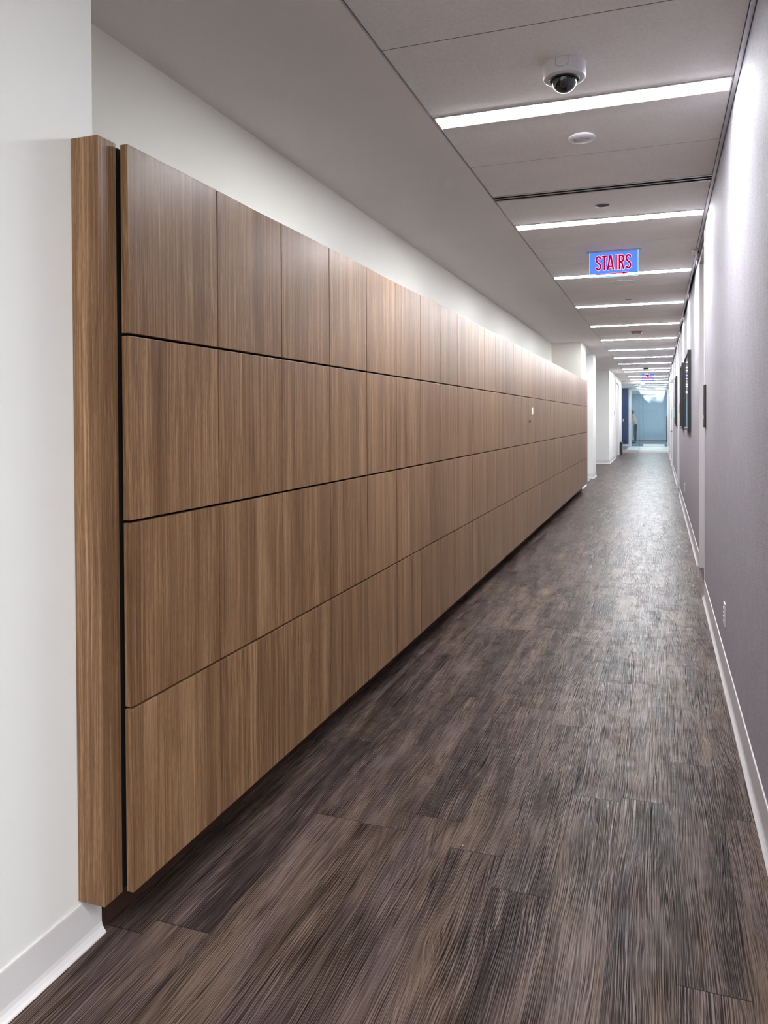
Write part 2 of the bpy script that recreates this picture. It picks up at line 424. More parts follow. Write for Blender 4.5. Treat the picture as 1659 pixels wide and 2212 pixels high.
# panels fill whatever lies between the lights
cuts = sorted([(y, y + LW) for y in lights + back_lights] + [SLOT])
bm = new(); y = YB
for a, b_ in cuts + [(YG, YG)]:
    span = a - y
    if span > 0.05:
        n = max(1, round(span / 0.665))
        for k in range(n):
            p0, p1 = y + span * k / n, y + span * (k + 1) / n
            box(bm, XE + .002, XT, p0 + .003, p1 - .003, ZC, ZC + .02, bev=0.0012, seg=1)
    y = b_
o = obj('ceiling', bm, 'tile'); o['kind'] = 'structure'
bm = new(); y = YB
for a, b_ in cuts + [(YG, YG)]:
    span = a - y
    if span > 0.05:
        n = max(1, round(span / 0.665))
        for k in range(1, n):
            p0 = y + span * k / n; box(bm, XE + .004, XT - .002, p0 - .0028, p0 + .0028, ZC + .0015, ZC + .012)
    y = b_
o = obj('trim_3', bm, 'seam'); o['kind'] = 'structure'
# ceiling beyond the glass, with its own light openings
far_lights = [34.25, 36.3, 39.2, 41.2, 43.2, 45.6]
cuts2 = [(y, y + LW) for y in far_lights]
bm = new(); y = YG
for a, b_ in cuts2 + [(YF, YF)]:
    box(bm, XE, XT, y, a, ZC, ZC + .02); y = b_
box(bm, -2.7, XE, YG, YF, ZC, ZC + .02); box(bm, XT, 0.62, YG, YF, ZC, ZC + .02)
o = obj('ceiling_beyond', bm, 'tile'); o['kind'] = 'structure'

# ------------------------------------------------------------------ linear ceiling lights
def make_light(mat='lamp'):
    t = thing('ceiling_light', '', 'light', (0, 0, ZC))
    x0, x1 = XE + .003, XT - .001
    bm = new()
    prism(bm, [(.011, .004), (.014, -.004), (.026, -.0075), (LW - .047, -.0075), (LW - .034, -.004), (LW - .031, .004)], 'x', x0 + .012, x1 - .008)
    obj('diffuser', bm, mat, t)
    boxobj('frame', 'frame_white', t, (x0, x1, .002, .009, -.004, .02), (x0, x0 + .011, .009, LW - .003, -.008, .02),
           (x1 - .007, x1, .009, LW - .003, -.008, .02), (x0, x1, LW - .016, LW - .003, -.004, .02), bev=.001)
    boxobj('lens_strip', 'alu', t, (x0 + .011, x1 - .007, LW - .029, LW - .017, -.001, .01))
    return t
L0 = make_light()
order = ['first', 'second', 'third', 'fourth', 'fifth', 'sixth', 'seventh', 'eighth', 'ninth', 'tenth', 'eleventh', 'twelfth', 'thirteenth']
lab = {
    3.464: 'lit white linear ceiling light just beyond the dome camera, nearest of the row',
    5.598: 'lit linear ceiling light between the slot vent and the nearer STAIRS sign',
    7.749: 'lit linear ceiling light seen behind and through the nearer STAIRS sign',
    9.888: 'lit linear ceiling light just past the round white speaker, fourth of the row',
    14.26: 'lit linear ceiling light right behind the red ceiling strobe',
    27.14: 'lit linear ceiling light partly hidden behind the farther STAIRS sign, the upper of two',
    29.4: 'lit linear ceiling light nearest the glass wall, partly hidden by the farther STAIRS sign',
    22.91: 'lit linear ceiling light beside the dark maroon ceiling strobe',
}
k = 0
first = True
for y in lights + back_lights:
    o = L0 if first else copy_tree(L0)
    first = False
    o.location = (0, y, ZC); o['group'] = 'linear ceiling lights along the corridor'
    if y < 2: o['label'] = 'lit linear ceiling light overhead, out of the picture at the near end of the row'
    else:
        o['label'] = lab.get(y, 'lit linear ceiling light, %s of the row from the near end' % order[k]); k += 1
LB = make_light('lamp_lobby_fill')  # unseen lights added with the invented lobby to brighten the near left wall
for i, (y, x) in enumerate([(y, x) for y in (-3.4, -1.8, -0.2) for x in (1.75, 3.3)]):
    o = LB if i == 0 else copy_tree(LB); o.location = (x, y, ZC - .008); o['group'] = 'added fill lights of the made-up lobby behind the viewpoint'
    o['label'] = 'added fill light of the made-up lobby, unseen behind the viewpoint, brightening the left wall'
LC = make_light('lamp_cool')
for i, y in enumerate(far_lights):
    o = LC if i == 0 else copy_tree(LC)
    o.location = (0, y, ZC); o['group'] = 'ceiling lights beyond the glass wall'
    o['label'] = 'lit linear ceiling light beyond the glass wall, %s from the glass' % order[i]

# ------------------------------------------------------------------ slot air diffuser
t = thing('slot_vent', 'long black slot air vent with pale rails across the ceiling before the second light', 'vent', (0, SLOT[0], ZC))
w = SLOT[1] - SLOT[0]
boxobj('backing', 'dark', t, (XE + .003, XT, .004, w - .004, .003, .02))
for i, (a, b_) in enumerate(((.003, .016), (.050, .062), (w - .018, w - .003))):
    boxobj('rail', 'alu', t, (XE + .003, XT, a, b_, -.002, .001))

# ------------------------------------------------------------------ lockers
NC, CW, Y0 = 31, 0.4125, 1.584
ZT, RH = 1.982, 0.465
GAPH, GAPV, DT = 0.0068, 0.0052, 0.021
door_me = None
def locker_label(i):
    ord_ = ['first', 'second', 'third', 'fourth', 'fifth', 'sixth', 'seventh', 'eighth', 'ninth', 'tenth', 'eleventh', 'twelfth',
            'thirteenth', 'fourteenth', 'fifteenth', 'sixteenth', 'seventeenth', 'eighteenth', 'nineteenth', 'twentieth']
    if i == 0: return 'walnut locker column of four doors nearest the near end panel'
    if i == NC - 1: return 'walnut locker column of four doors at the far end, beside the filler panel'
    if i == 15: return 'walnut locker column with a white tag on its second door from the top'
    if i < 18: return 'walnut locker column of four doors, %s from the near end panel' % ord_[i]
    return 'walnut locker column of four doors, %s from the far end' % ord_[NC - 1 - i]
proto = None
def make_tower():
    t = thing('locker', '', 'locker', (XL, Y0, 0), 'walnut lockers along the left wall')
    # carcass: a dark case with open cells behind the doors
    bm = new()
    d0, d1 = XREC + .01 - XL, -DT - .002
    box(bm, -.62, d1 - .012, .010, CW - .001, .122, ZT - .004)
    obj('carcass', bm, 'dark', t)
    for r in range(4):
        z1 = ZT - r * RH - (GAPH if r else 0)
        z0 = ZT - (r + 1) * RH
        bm = new()
        box(bm, -DT, 0, GAPV / 2, CW - GAPV / 2, z0 - z1, 0, bev=.0014, seg=2)
        d = obj('door', bm, 'wood', t)
        d.location = (0, 0, z1)
    return t
proto = make_tower()
for i in range(NC):
    o = proto if i == 0 else copy_tree(proto)
    o.location = (XL, Y0 + i * CW, 0); o['label'] = locker_label(i)
    if i == 15:
        d = [c for c in o.children if c.name.startswith('door') and abs(c.location.z - (ZT - RH - GAPH)) < .01][0]
        b = boxobj('tag_sticker', 'plastic', d, (0.0002, .003, .20, .29, -.165, -.095), bev=.001); b['label'] = 'white tag stuck on the door'
        bm = new(); bmesh.ops.create_cone(bm, cap_ends=True, segments=20, radius1=.014, radius2=.012, depth=.012,
                                          matrix=Matrix.Translation((.006, .055, -.235)) @ Matrix.Rotation(PI / 2, 4, 'Y'))
        b = obj('lock', bm, 'black', d); b['label'] = 'small dark lock'
# filler at the far end, end panel at the near end, plinth
yfe = Y0 + NC * CW
bm = new(); box(bm, XREC + .01, XL - .001, yfe + .003, 14.498, .122, ZT, bev=.001)
tag(obj('filler_panel', bm, 'wood'), 'narrow plain walnut filler panel closing the far end of the lockers', 'panel')
t = thing('end_panel', 'tall walnut end panel wrapping the white wall corner at the near end of the lockers', 'panel', (XP, 1.515, .122))
bm = new(); box(bm, XW - XP + .001, 0, 0, .066, 0, ZT + .002 - .122, bev=.0012); obj('side_board', bm, 'wood', t)
boxobj('gap_shadow_strip', 'dark', t, (XW - XP + .006, -.024, .067, .077, .003, ZT - .002 - .122))  # black strip painted in for the shadow gap beside the first doors
bm = new()
box(bm, XW - .03, XW - .001, 1.594, 14.49, 0, .120)
tag(obj('locker_plinth', bm, 'plinth'), 'recessed dark brown plinth running under the walnut lockers', 'plinth')

# ------------------------------------------------------------------ baseboards (coved vinyl)
def base_prof(sgn, x, h=.110):
    """outline (x, z) of a coved base on a wall face at x; sgn points into the corridor"""
    pts = [(0, 0), (.020, 0), (.0195, .003), (.0135, .009), (.0085, .017), (.006, .027), (.005, h - .004), (.0045, h), (0, h)]
    return [(x + sgn * u, v) for u, v in pts]
def base_run(name, mat, sgn, x, runs, h=.110):
    bm = new()
    for a, b_ in runs: prism(bm, base_prof(sgn, x, h), 'y', a, b_)
    o = obj(name, bm, mat); o['kind'] = 'structure'
    return o
def base_cross(bm, y, x0, x1, h=.110):
    pts = [(y - (u - y), v) for u, v in base_prof(1, y, h)]
    prism(bm, pts, 'x', x0, x1)
base_run('baseboard_left', 'base', 1, XW, [(YB, 1.592)])
bm = new()
for a, b_ in [(14.50, 15.44), (17.19, 17.96), (22.85, 26.25), (28.45, YG)]: prism(bm, base_prof(1, XW), 'y', a, b_)
for y in (17.19, 22.85): base_cross(bm, y, -3.6, XW + .004)
o = obj('baseboard_far_left', bm, 'base'); o['kind'] = 'structure'
base_run('baseboard_right', 'base_grey', -1, XR0, [(1.5, 6.0)], .125)
base_run('baseboard_far_right', 'base_grey', -1, XR, [(7.25, 14.1), (15.35, 20.9), (22.06, 24.04), (25.16, 27.14), (28.26, YG)], .125)
struct('baseboard_end', 'base', (-2.6, -1.335, YD - .075, YD - .06, 0, .10))

# ------------------------------------------------------------------ doors on the right
def doorway(name, y0, y1, depth, xw, proud, mat='frame_white', handle=True, H=2.655, xn=None):
    d = bpy.data.objects.new(name, None); COL.objects.link(d); d['kind'] = 'structure'
    d.location = (xw, y0, 0)
    w = y1 - y0
    xn = (xn if xn is not None else xw) - xw
    boxobj('door_frame', mat, d, (xn - proud, depth, -.002, .030, 0, H), (-proud, depth, w - .030, w + .002, 0, H), (max(xn, 0) - proud, depth, .030, w - .030, H - .03, H + .004), bev=.0015)
    boxobj('door_leaf', 'leaf', d, (depth - .045, depth, .032, w - .032, .008, H - .032), bev=.002)
    if handle:
        bm = new()
        yy = w - .10
        rod(bm, (depth - .045, yy, .95), (depth - .105, yy, .95), .011)
        rod(bm, (depth - .100, yy + .01, .95), (depth - .100, yy - .12, .95), .0095)
        bmesh.ops.create_cone(bm, cap_ends=True, segments=20, radius1=.026, radius2=.026, depth=.008, matrix=Matrix.Translation((depth - .049, yy, .95)) @ Matrix.Rotation(PI / 2, 4, 'Y'))
        h = obj('door_handle', bm, 'darkgrey', d)
    return d
doorway('door_1', 6.024, 7.22, .19, XR, .004, 'jamb', xn=XR0)
doorway('door_2', 14.15, 15.30, .12, XR, .012, 'jamb')
doorway('door_3', 20.95, 22.00, .06, XR, .018)
doorway('door_4', 24.10, 25.10, .06, XR, .018, handle=False)
doorway('door_5', 27.20, 28.20, .06, XR, .018, handle=False)
# door on the left beyond the grey wall
d = bpy.data.objects.new('door_6', None); COL.objects.link(d); d['kind'] = 'structure'; d.location = (XW, 26.35, 0)
boxobj('door_frame', 'frame_white', d, (-.15, .020, -.08, .03, 0, 2.56), (-.15, .020, 1.97, 2.08, 0, 2.56), (-.15, .020, .03, 1.97, 2.47, 2.56), bev=.002)
boxobj('door_leaf', 'leaf', d, (-.07, -.03, .035, 1.965, .01, 2.465), bev=.002)

# ------------------------------------------------------------------ wall plates and signs
def plaque(name, label, cat, x, y0, y1, z0, z1, th, mat, group=None):
    t = thing(name, label, cat, (x, y0, z0), group)
    bm = new(); box(bm, -th, -.0005, 0, y1 - y0, 0, z1 - z0, bev=.0015); obj('plate', bm, mat, t)
    return t
t = plaque('room_sign', 'tall black room sign on the grey fabric wall just before the first doorway', 'sign', XR0, 5.835, 6.0, 1.232, 1.532, .014, 'black')
boxobj('pictogram_patch', 'plastic', t, (-.0152, -.0138, .06, .095, .062, .085))
boxobj('text_line', 'darkgrey', t, (-.0146, -.0138, .03, .13, .205, .212), (-.0146, -.0138, .03, .11, .19, .195))
plaque('door_sign', 'small grey sign plate before the second doorway on the right', 'sign', XR, 13.70, 13.86, 1.385, 1.535, .010, 'darkgrey')
plaque('door_sign', 'slim dark sign plate between the far right-hand white door frames', 'sign', XR, 23.65, 23.85, 1.27, 1.52, .012, 'darkgrey')
plaque('wall_sign', 'pale teal plate low-contrast on the wall past the third picture', 'sign', XR, 19.0, 19.45, 1.30, 1.545, .035, 'teal')
t = plaque('wall_sign', 'small grey sign plate on the white wall beside the far left door', 'sign', XW + .0105, 25.50, 25.70, 1.40, 1.535, .010, 'darkgrey')
t = thing('wall_outlet', 'small pale power outlet low on the grey fabric wall', 'outlet', (XR0, 4.175, .322))
bm = new(); box(bm, -.007, -.0005, -.037, .037, -.058, .058, bev=.002); obj('plate', bm, 'base_grey', t)
for dz in (.021, -.021):
    bm = new(); box(bm, -.0095, -.0065, -.017, .017, dz - .014, dz + .014, bev=.003); s_ = obj('socket', bm, 'plastic', t)
    boxobj('slot', 'dark', s_, (-.0098, -.0092, -.008, -.005, dz - .005, dz + .006), (-.0098, -.0092, .005, .008, dz - .005, dz + .006))
t = thing('wall_outlet', 'tiny pale outlet on the grey wall below the nearest framed picture', 'outlet', (XR, 11.2, .35))
bm = new(); box(bm, -.007, -.0005, -.037, .037, -.058, .058, bev=.002); obj('plate', bm, 'base_grey', t)
t = thing('wall_strobe', 'small white fixture high on the right wall near the far doors', 'fixture', (XR, 20.3, 2.2))
bm = new(); box(bm, -.07, -.0005, -.06, .06, -.05, .05, bev=.01); obj('housing', bm, 'plastic', t)
bm = new(); box(bm, -.08, -.069, -.03, .03, -.03, .03, bev=.004); obj('lens', bm, 'darkgrey', t)
# bracket at the ceiling edge over the first doorway
t = thing('door_sensor', 'small white bracket with dark tip at the ceiling edge above the first doorway', 'sensor', (.29, 6.93, ZC - .004))
bm = new(); box(bm, -.032, .010, -.03, .05, -.030, 0, bev=.005); obj('housing', bm, 'plastic', t)
bm = new(); rod(bm, (.008, -.005, -.016), (.022, -.022, -.018), .008); obj('tip', bm, 'dark', t)
bm = new(); rod(bm, (-.026, -.034, -.024), (-.026, -.034, .0), .006); obj('pin', bm, 'plastic', t)

# ------------------------------------------------------------------ framed pictures
def picture(label, y0, y1, z0, z1, pr):
    t = thing('framed_picture', label, 'picture', (XR, (y0 + y1) / 2, z0), 'framed pictures on the right wall')
    w, h = (y1 - y0) / 2, z1 - z0; f, th = .032, .036
    bm = new()
    box(bm, -th, -.0005, -w, -w + f, 0, h, bev=.002); box(bm, -th, -.0005, w - f, w, 0, h, bev=.002)
    box(bm, -th, -.0005, -w + f, w - f, 0, f, bev=.002); box(bm, -th, -.0005, -w + f, w - f, h - f, h, bev=.002)
    obj('frame', bm, 'black', t)
    boxobj('mat_board', 'frame_white', t, (-.016, -.002, -w + f, w - f, f, h - f))
    m_ = .07
    boxobj('print', pr, t, (-.0185, -.0165, -w + f + m_, w - f - m_, f + m_, h - f - m_))
    boxobj('glass', 'glass_pic', t, (-.026, -.0235, -w + f, w - f, f, h - f))
    return t
picture('large black-framed picture on the right wall, nearest of the three', 9.13, 10.35, 1.155, 2.05, 'print1')
picture('black-framed picture right behind the nearest one, middle of the three', 11.52, 12.30, 1.145, 2.07, 'print2')
picture('black-framed dark picture beyond the second doorway, farthest of the three', 15.72, 16.75, 1.14, 2.10, 'print3')

# ------------------------------------------------------------------ ceiling fittings
def dome_camera(label, x, y, s=1.0):
    t = thing('dome_camera', label, 'camera', (x, y, ZC))
    bm = new()
    lathe(bm, [(.0805, 0), (.083, -.003), (.083, -.050), (.080, -.057), (.074, -.060), (.060, -.0605)], seg=64)
    obj('housing', bm, 'plastic', t, smooth=True)
    # U-shaped cover seam on the side towards the viewpoint
    bm = new()
    ang = [math.radians(a) for a in (-108, -74)]
    path = []
    for k in range(9): path.append((ang[0], -.002 - .026 * k / 8))
    for k in range(1, 16):
        u = k / 16; path.append((ang[0] + (ang[1] - ang[0]) * (0.5 - 0.5 * math.cos(PI * u)), -.028 - .014 * math.sin(PI * u)))
    for k in range(9): path.append((ang[1], -.028 + .026 * k / 8))
    R = .0834
    for (a0, z0), (a1, z1) in zip(path, path[1:]):
        rod(bm, (R * math.cos(a0), R * math.sin(a0), z0), (R * math.cos(a1), R * math.sin(a1), z1), .0005, 6)
    obj('cover_seam', bm, 'seam', t)
    bm = new(); lathe(bm, [(.060, -.0600), (.058, -.0645), (.053, -.066), (.051, -.060)], seg=64, cap0=False, cap1=False); obj('trim_ring', bm, 'black', t, smooth=True)
    bm = new(); r = .0505
    lathe(bm, [(r, -.058)] + [(r * math.cos(a), -.060 - r * math.sin(a)) for a in [i * PI / 2 / 16 for i in range(17)]], seg=64, cap0=False, cap1=False)
    obj('dome', bm, 'dome', t, smooth=True)
    bm = new(); r = .0455
    lathe(bm, [(r, -.058)] + [(r * math.cos(a), -.059 - r * math.sin(a) * .93) for a in [i * PI / 2 / 12 for i in range(13)]], seg=48)
    c = obj('camera_ball', bm, 'black_gloss', t, smooth=True)
    bm = new(); rod(bm, (0, -.028, -.083), (0, -.0385, -.092), .014, 24); obj('lens', bm, 'darkgrey', c)
    return t
dome_camera('white security camera with dark dome hanging from the ceiling before the nearest light', -.352, 3.123)
dome_camera('dark dome security camera on the ceiling by the farther STAIRS sign', -.35, 25.3)
t = thing('smoke_detector', 'flat round white smoke detector between the nearest light and the slot vent', 'smoke detector', (-.36, 3.943, ZC))
bm = new(); lathe(bm, [(.056, 0), (.057, -.006), (.067, -.0075), (.0675, -.013), (.060, -.0175), (.030, -.0195), (0, -.020)], seg=48); obj('body', bm, 'plastic', t, smooth=True)
for a in (205, 270, 330):
    r = .034; x, y = r * math.cos(math.radians(a)), r * math.sin(math.radians(a))
    bm = new(); box(bm, x - .009, x + .009, y - .003, y + .003, -.0215, -.0185, bev=.001); obj('vent_slot', bm, 'darkgrey', t)
def disc(label, x, y, r, mat):
    t = thing('ceiling_disc', label, 'ceiling fitting', (x, y, ZC), 'small round ceiling fittings')
    bm = new(); lathe(bm, [(r, 0), (r, -.003), (r * .86, -.004), (r * .84, -.001)], seg=40, cap1=False); obj('ring', bm, 'alu', t, smooth=True)
    bm = new(); lathe(bm, [(r * .86, -.0005), (r * .85, -.002), (0, -.0024)], seg=40); obj('cover', bm, mat, t)
disc('dark round disc with pale ring in the ceiling just past the slot vent', -.351, 5.259, .049, 'darkgrey')
disc('small dark round disc in the ceiling just before the fourth light', -.346, 9.538, .043, 'darkgrey')
disc('tiny dark round disc in the ceiling just behind the red strobe', -.351, 13.84, .045, 'darkgrey')
disc('tiny round disc in the ceiling between the seventh and eighth lights', -.37, 17.4, .04, 'alu')
disc('tiny dark round disc in the ceiling just past the eighth light', -.355, 18.96, .06, 'darkgrey')
t = thing('ceiling_speaker', 'flush round white speaker in the ceiling behind the nearer STAIRS sign', 'speaker', (-.347, 8.282, ZC))
bm = new(); lathe(bm, [(.112, 0), (.112, -.004), (.104, -.0065), (.099, -.003)], seg=56, cap1=False); obj('rim', bm, 'plastic', t, smooth=True)
bm = new(); lathe(bm, [(.100, -.002), (.099, -.0035), (0, -.005)], seg=56); obj('grille', bm, 'tile', t)
def strobe(label, x, y, mat):
    t = thing('ceiling_strobe', label, 'strobe', (x, y, ZC))
    bm = new()
    pts = [(-.085, 0), (.085, 0), (.070, -.036), (-.070, -.036)]
    prism(bm, pts, 'y', -.06, .06); bmesh.ops.bevel(bm, geom=bm.edges[:], offset=.004, segments=2, affect='EDGES'); obj('housing', bm, mat, t)
    bm = new(); lathe(bm, [(.022, -.035), (.020, -.044), (.010, -.047), (0, -.048)], seg=24); obj('lens', bm, 'plastic', t, smooth=True)
strobe('dark red fire alarm strobe on the ceiling before the sixth light', -.346, 13.1, 'red')
strobe('dark maroon box strobe on the ceiling far along the corridor', -.349, 22.68, 'maroon')

# ------------------------------------------------------------------ STAIRS signs
CAP = 0.122
def stroke(bm, pts, wd, y, closed=False, ext=0.0, th=.0016):
    """flat ribbon along a 2-D path (x, z), mitred, thin in y"""
    P = [Vector(p) for p in pts]
    if ext:
        P[0] = P[0] + (P[0] - P[1]).normalized() * ext; P[-1] = P[-1] + (P[-1] - P[-2]).normalized() * ext
    L, R = [], []
    for i, p in enumerate(P):
        d1 = (P[i] - P[i - 1]).normalized() if i else None
        d2 = (P[i + 1] - P[i]).normalized() if i < len(P) - 1 else None
        if d1 is None: n = Vector((-d2.y, d2.x)); s_ = 1
        elif d2 is None: n = Vector((-d1.y, d1.x)); s_ = 1
        else:
            n1, n2 = Vector((-d1.y, d1.x)), Vector((-d2.y, d2.x)); n = (n1 + n2).normalized(); s_ = 1 / max(.5, n.dot(n1))
        L.append(p + n * wd / 2 * s_); R.append(p - n * wd / 2 * s_)
    def V(p, yy): return bm.verts.new((p.x, yy, p.y))
    f = [(V(a, y), V(b, y)) for a, b in zip(L, R)]; g = [(V(a, y + th), V(b, y + th)) for a, b in zip(L, R)]
    for i in range(len(P) - 1):
        bm.faces.new((f[i][0], f[i + 1][0], f[i + 1][1], f[i][1])); bm.faces.new((g[i][0], g[i][1], g[i + 1][1], g[i + 1][0]))
        bm.faces.new((f[i][0], g[i][0], g[i + 1][0], f[i + 1][0])); bm.faces.new((f[i][1], f[i + 1][1], g[i + 1][1], g[i][1]))
    for i in (0, -1): bm.faces.new((f[i][0], f[i][1], g[i][1], g[i][0]))
def arc(cx, cz, rx, rz, a0, a1, n=12):
    return [(cx + rx * math.cos(math.radians(a0 + (a1 - a0) * k / n)), cz + rz * math.sin(math.radians(a0 + (a1 - a0) * k / n))) for k in range(n + 1)]
def letters():
    """strokes of each letter, in units where the cap height is 1"""
    w = .124; h = w / 2
    def Sx(o):
        W = .40
        top = arc(o + W / 2, .76, W / 2 - h, .24 - h, 8, 180, 12)
        mid = [(o + h, .70), (o + h + .02, .62), (o + W * .5, .50), (o + W - h - .02, .38), (o + W - h, .30)]
        bot = arc(o + W / 2, .24, W / 2 - h, .24 - h, 0, -172, 12)
        return [top + mid + bot], W
    def T(o): W = .34; return [[(o, 1 - h), (o + W, 1 - h)], [(o + W / 2, 1 - h), (o + W / 2, 0)]], W
    def A(o): W = .50; return [[(o + h * .9, 0), (o + W / 2 - .025, 1)], [(o + W - h * .9, 0), (o + W / 2 + .025, 1)], [(o + .11, .24), (o + W - .11, .24)]], W
    def I(o): W = w; return [[(o + h, 0), (o + h, 1)]], W
    def Rr(o):
        W = .40
        bowl = [(o + h, 1 - h)] + arc(o + W * .5, .735, W / 2 - h, .265 - h, 90, -90, 10) + [(o + h, .47 + h - .07)]
        return [[(o + h, 0), (o + h, 1)], bowl, [(o + W * .52, .50), (o + W - h, 0)]], W
    o, out = 0.0, []
    for fn, gap in ((Sx, .05), (T, .0), (A, .09), (I, .11), (Rr, .07), (Sx, 0)):
        st, W = fn(o); out += st; o += W + gap
    return out, o, w
def stairs_sign(label, x, y, z):
    t = thing('stairs_sign', label, 'sign', (x, y, z), 'lit STAIRS signs hung from the ceiling')
    W, H = .386, .214
    bm = new(); box(bm, -W / 2, W / 2, -.003, .003, -.005 - H, -.005, bev=.0012, seg=1); obj('panel', bm, 'sign_panel', t)
    boxobj('lit_edge', 'sign_edge', t, (-W / 2 - .0015, -W / 2 + .0025, -.0038, .0034, -.005 - H, -.008), (W / 2 - .0025, W / 2 + .0015, -.0038, .0034, -.005 - H, -.008),
           (-W / 2, W / 2, -.0038, .0034, -.0065 - H, -.004 - H))
    bm = new(); box(bm, -W / 2 - .027, W / 2 + .027, -.011, .011, -.012, 0, bev=.002); obj('ceiling_channel', bm, 'sign_track', t)
    st, tot, w = letters()
    x0, z0, sx = -.145, -.162, .285 / tot
    bm, bm2 = new(), new()
    for s_ in st:
        pts = [(x0 + u * sx, z0 + v * CAP) for u, v in s_]
        stroke(bm, pts, w * sx * .98, -.0058)
        stroke(bm2, pts, w * sx + .0070, -.0048, ext=.0035)
    # arrow: a slim tapering shaft and head
    def arrow(bm, y, g):
        P = [(x0 - g, -.1990 - g), (.070, -.1945 - g), (.070, -.2005 - g), (.142 + g * 1.5, -.1905), (.070, -.1825 + g), (.070, -.1885 + g), (x0 - g, -.1935 + g)]
        prism(bm, P, 'y', y, y + .0016)
    arrow(bm, -.0058, 0); arrow(bm2, -.0048, .002)
    obj('lettering', bm, 'sign_red', t); obj('lettering_outline', bm2, 'sign_pink', t)
    return t
sg = stairs_sign('blue lit glass sign reading STAIRS in red with an arrow, the nearer one', -.357, 6.70, ZC)
s2 = copy_tree(sg); s2.location = (-.335, 25.9, ZC)
s2['label'] = 'small blue lit STAIRS sign hanging far down the corridor by the glass wall'

# ------------------------------------------------------------------ far end: glass wall, vestibule, second glass wall
t = thing('glass_partition', 'fixed clear glass panel with steel rails at the corridor end, left of the glass door', 'glass wall', (0, YG, 0))
boxobj('glass_pane', 'glass', t, (XW + .004, -.722, -.005, .005, .095, 2.605))
boxobj('bottom_rail', 'steel', t, (XW + .002, -.716, -.022, .022, 0, .10), bev=.002)
boxobj('header_rail', 'steel', t, (XW + .002, XR - .002, -.03, .03, 2.602, 2.694), bev=.002)
boxobj('edge_stile', 'darkgrey', t, (-.722, -.708, -.012, .012, .10, 2.602))
t = thing('glass_door', 'frameless clear glass door with steel bottom rail and long pull at the corridor end', 'door', (0, YG, 0))
boxobj('glass_pane', 'glass', t, (-.702, XR - .03, -.006, .006, .095, 2.596))
boxobj('bottom_rail', 'bright_steel', t, (-.704, XR - .006, -.028, .028, .008, .10), bev=.002)
bm = new(); rod(bm, (.255, -.05, .40), (.255, -.05, 1.37), .014); rod(bm, (.255, -.05, .55), (.255, -.004, .55), .009); rod(bm, (.255, -.05, 1.22), (.255, -.004, 1.22), .009)
obj('pull_handle', bm, 'darkgrey', t)
boxobj('top_patch', 'steel', t, (-.66, -.52, -.02, .02, 2.55, 2.598))
# card reader and switch on the navy wall
t = thing('card_reader', 'black card reader on the navy blue wall beyond the glass', 'card reader', (-1.478, YD - .06, 1.21))
bm = new(); box(bm, -.052, .052, -.03, 0, -.075, .075, bev=.006); obj('housing', bm, 'black', t)
boxobj('light_bar', 'plastic', t, (-.03, .03, -.032, -.0295, .055, .063))
t = thing('wall_switch', 'pale switch plate left of the black card reader on the navy wall', 'switch', (-1.57, YD - .06, 1.21))
bm = new(); box(bm, -.028, .028, -.010, 0, -.07, .07, bev=.003); obj('plate', bm, 'jamb', t)
boxobj('rocker', 'plastic', t, (-.012, .012, -.014, -.009, -.03, .03))
# second glass wall
t = thing('glass_partition', 'white framed bluish glass wall behind the vestibule, beside the navy wall', 'glass wall', (0, YD, 0))
boxobj('frame', 'frame_white', t, (-1.333, -1.215, -.06, .06, 0, 2.60), (.335, .42, -.06, .06, 0, 2.60), (-1.215, .335, -.06, .06, 2.555, 2.69), bev=.003)
boxobj('glass_pane', 'glass_tint', t, (-1.213, -.712, -.005, .005, .012, 2.555))
boxobj('edge_stile', 'darkgrey', t, (-.713, -.698, -.012, .012, .10, 2.555))
boxobj('bottom_rail', 'bright_steel', t, (-.70, .22, -.025, .025, .006, .105), bev=.002)
boxobj('glass_door_pane', 'glass_tint', t, (-.697, .333, -.005, .005, .105, 2.553))
for z in (2.36, 1.646, .963, .25):
    boxobj('hinge', 'darkgrey', t, (-1.292, -1.275, -.075, -.058, z - .06, z + .06))
# faint emblem and wording on the far pale wall
t = thing('wall_emblem', 'faint outlined rectangular emblem on the pale blue far wall', 'emblem', (-.406, YF - .002, 1.68))
bm = new()
for a, b_ in (((-.25, .138), (.25, .138)), ((-.25, -.11), (-.25, .138)), ((.25, .0), (.25, .138)), ((-.25, -.11), (-.02, -.138))): stroke(bm, [a, b_], .012, -.004)
obj('outline', bm, 'frost_line', t)
bm = new()
for k in range(4):
    o_ = -.19 + k * .10
    stroke(bm, arc(o_ + .04, .02, .034, .055, 60, 320, 10), .016, -.004)
    stroke(bm, [(o_ + .005, .02), (o_ + .07, .02)], .014, -.004)
stroke(bm, [(.20, -.04), (.24, .08), (.28, -.04)], .014, -.004)
obj('lettering', bm, 'frost_line', t)
struct('baseboard_beyond', 'base', (-2.6, 0.42, YF - .015, YF, 0, .10))
# slim black bin against the far left wall
t = thing('waste_bin', 'slim black bin against the left wall just before the glass wall', 'bin', (XW + .055, 29.0, 0))
bm = new()
prism(bm, [(-.032, 0), (.032, 0), (.038, .43), (-.038, .43)], 'y', -.30, .30); bmesh.ops.bevel(bm, geom=bm.edges[:], offset=.006, segments=2, affect='EDGES'); obj('body', bm, 'black', t)
bm = new(); box(bm, -.041, .041, -.303, .303, .425, .438, bev=.003); obj('rim', bm, 'black', t)

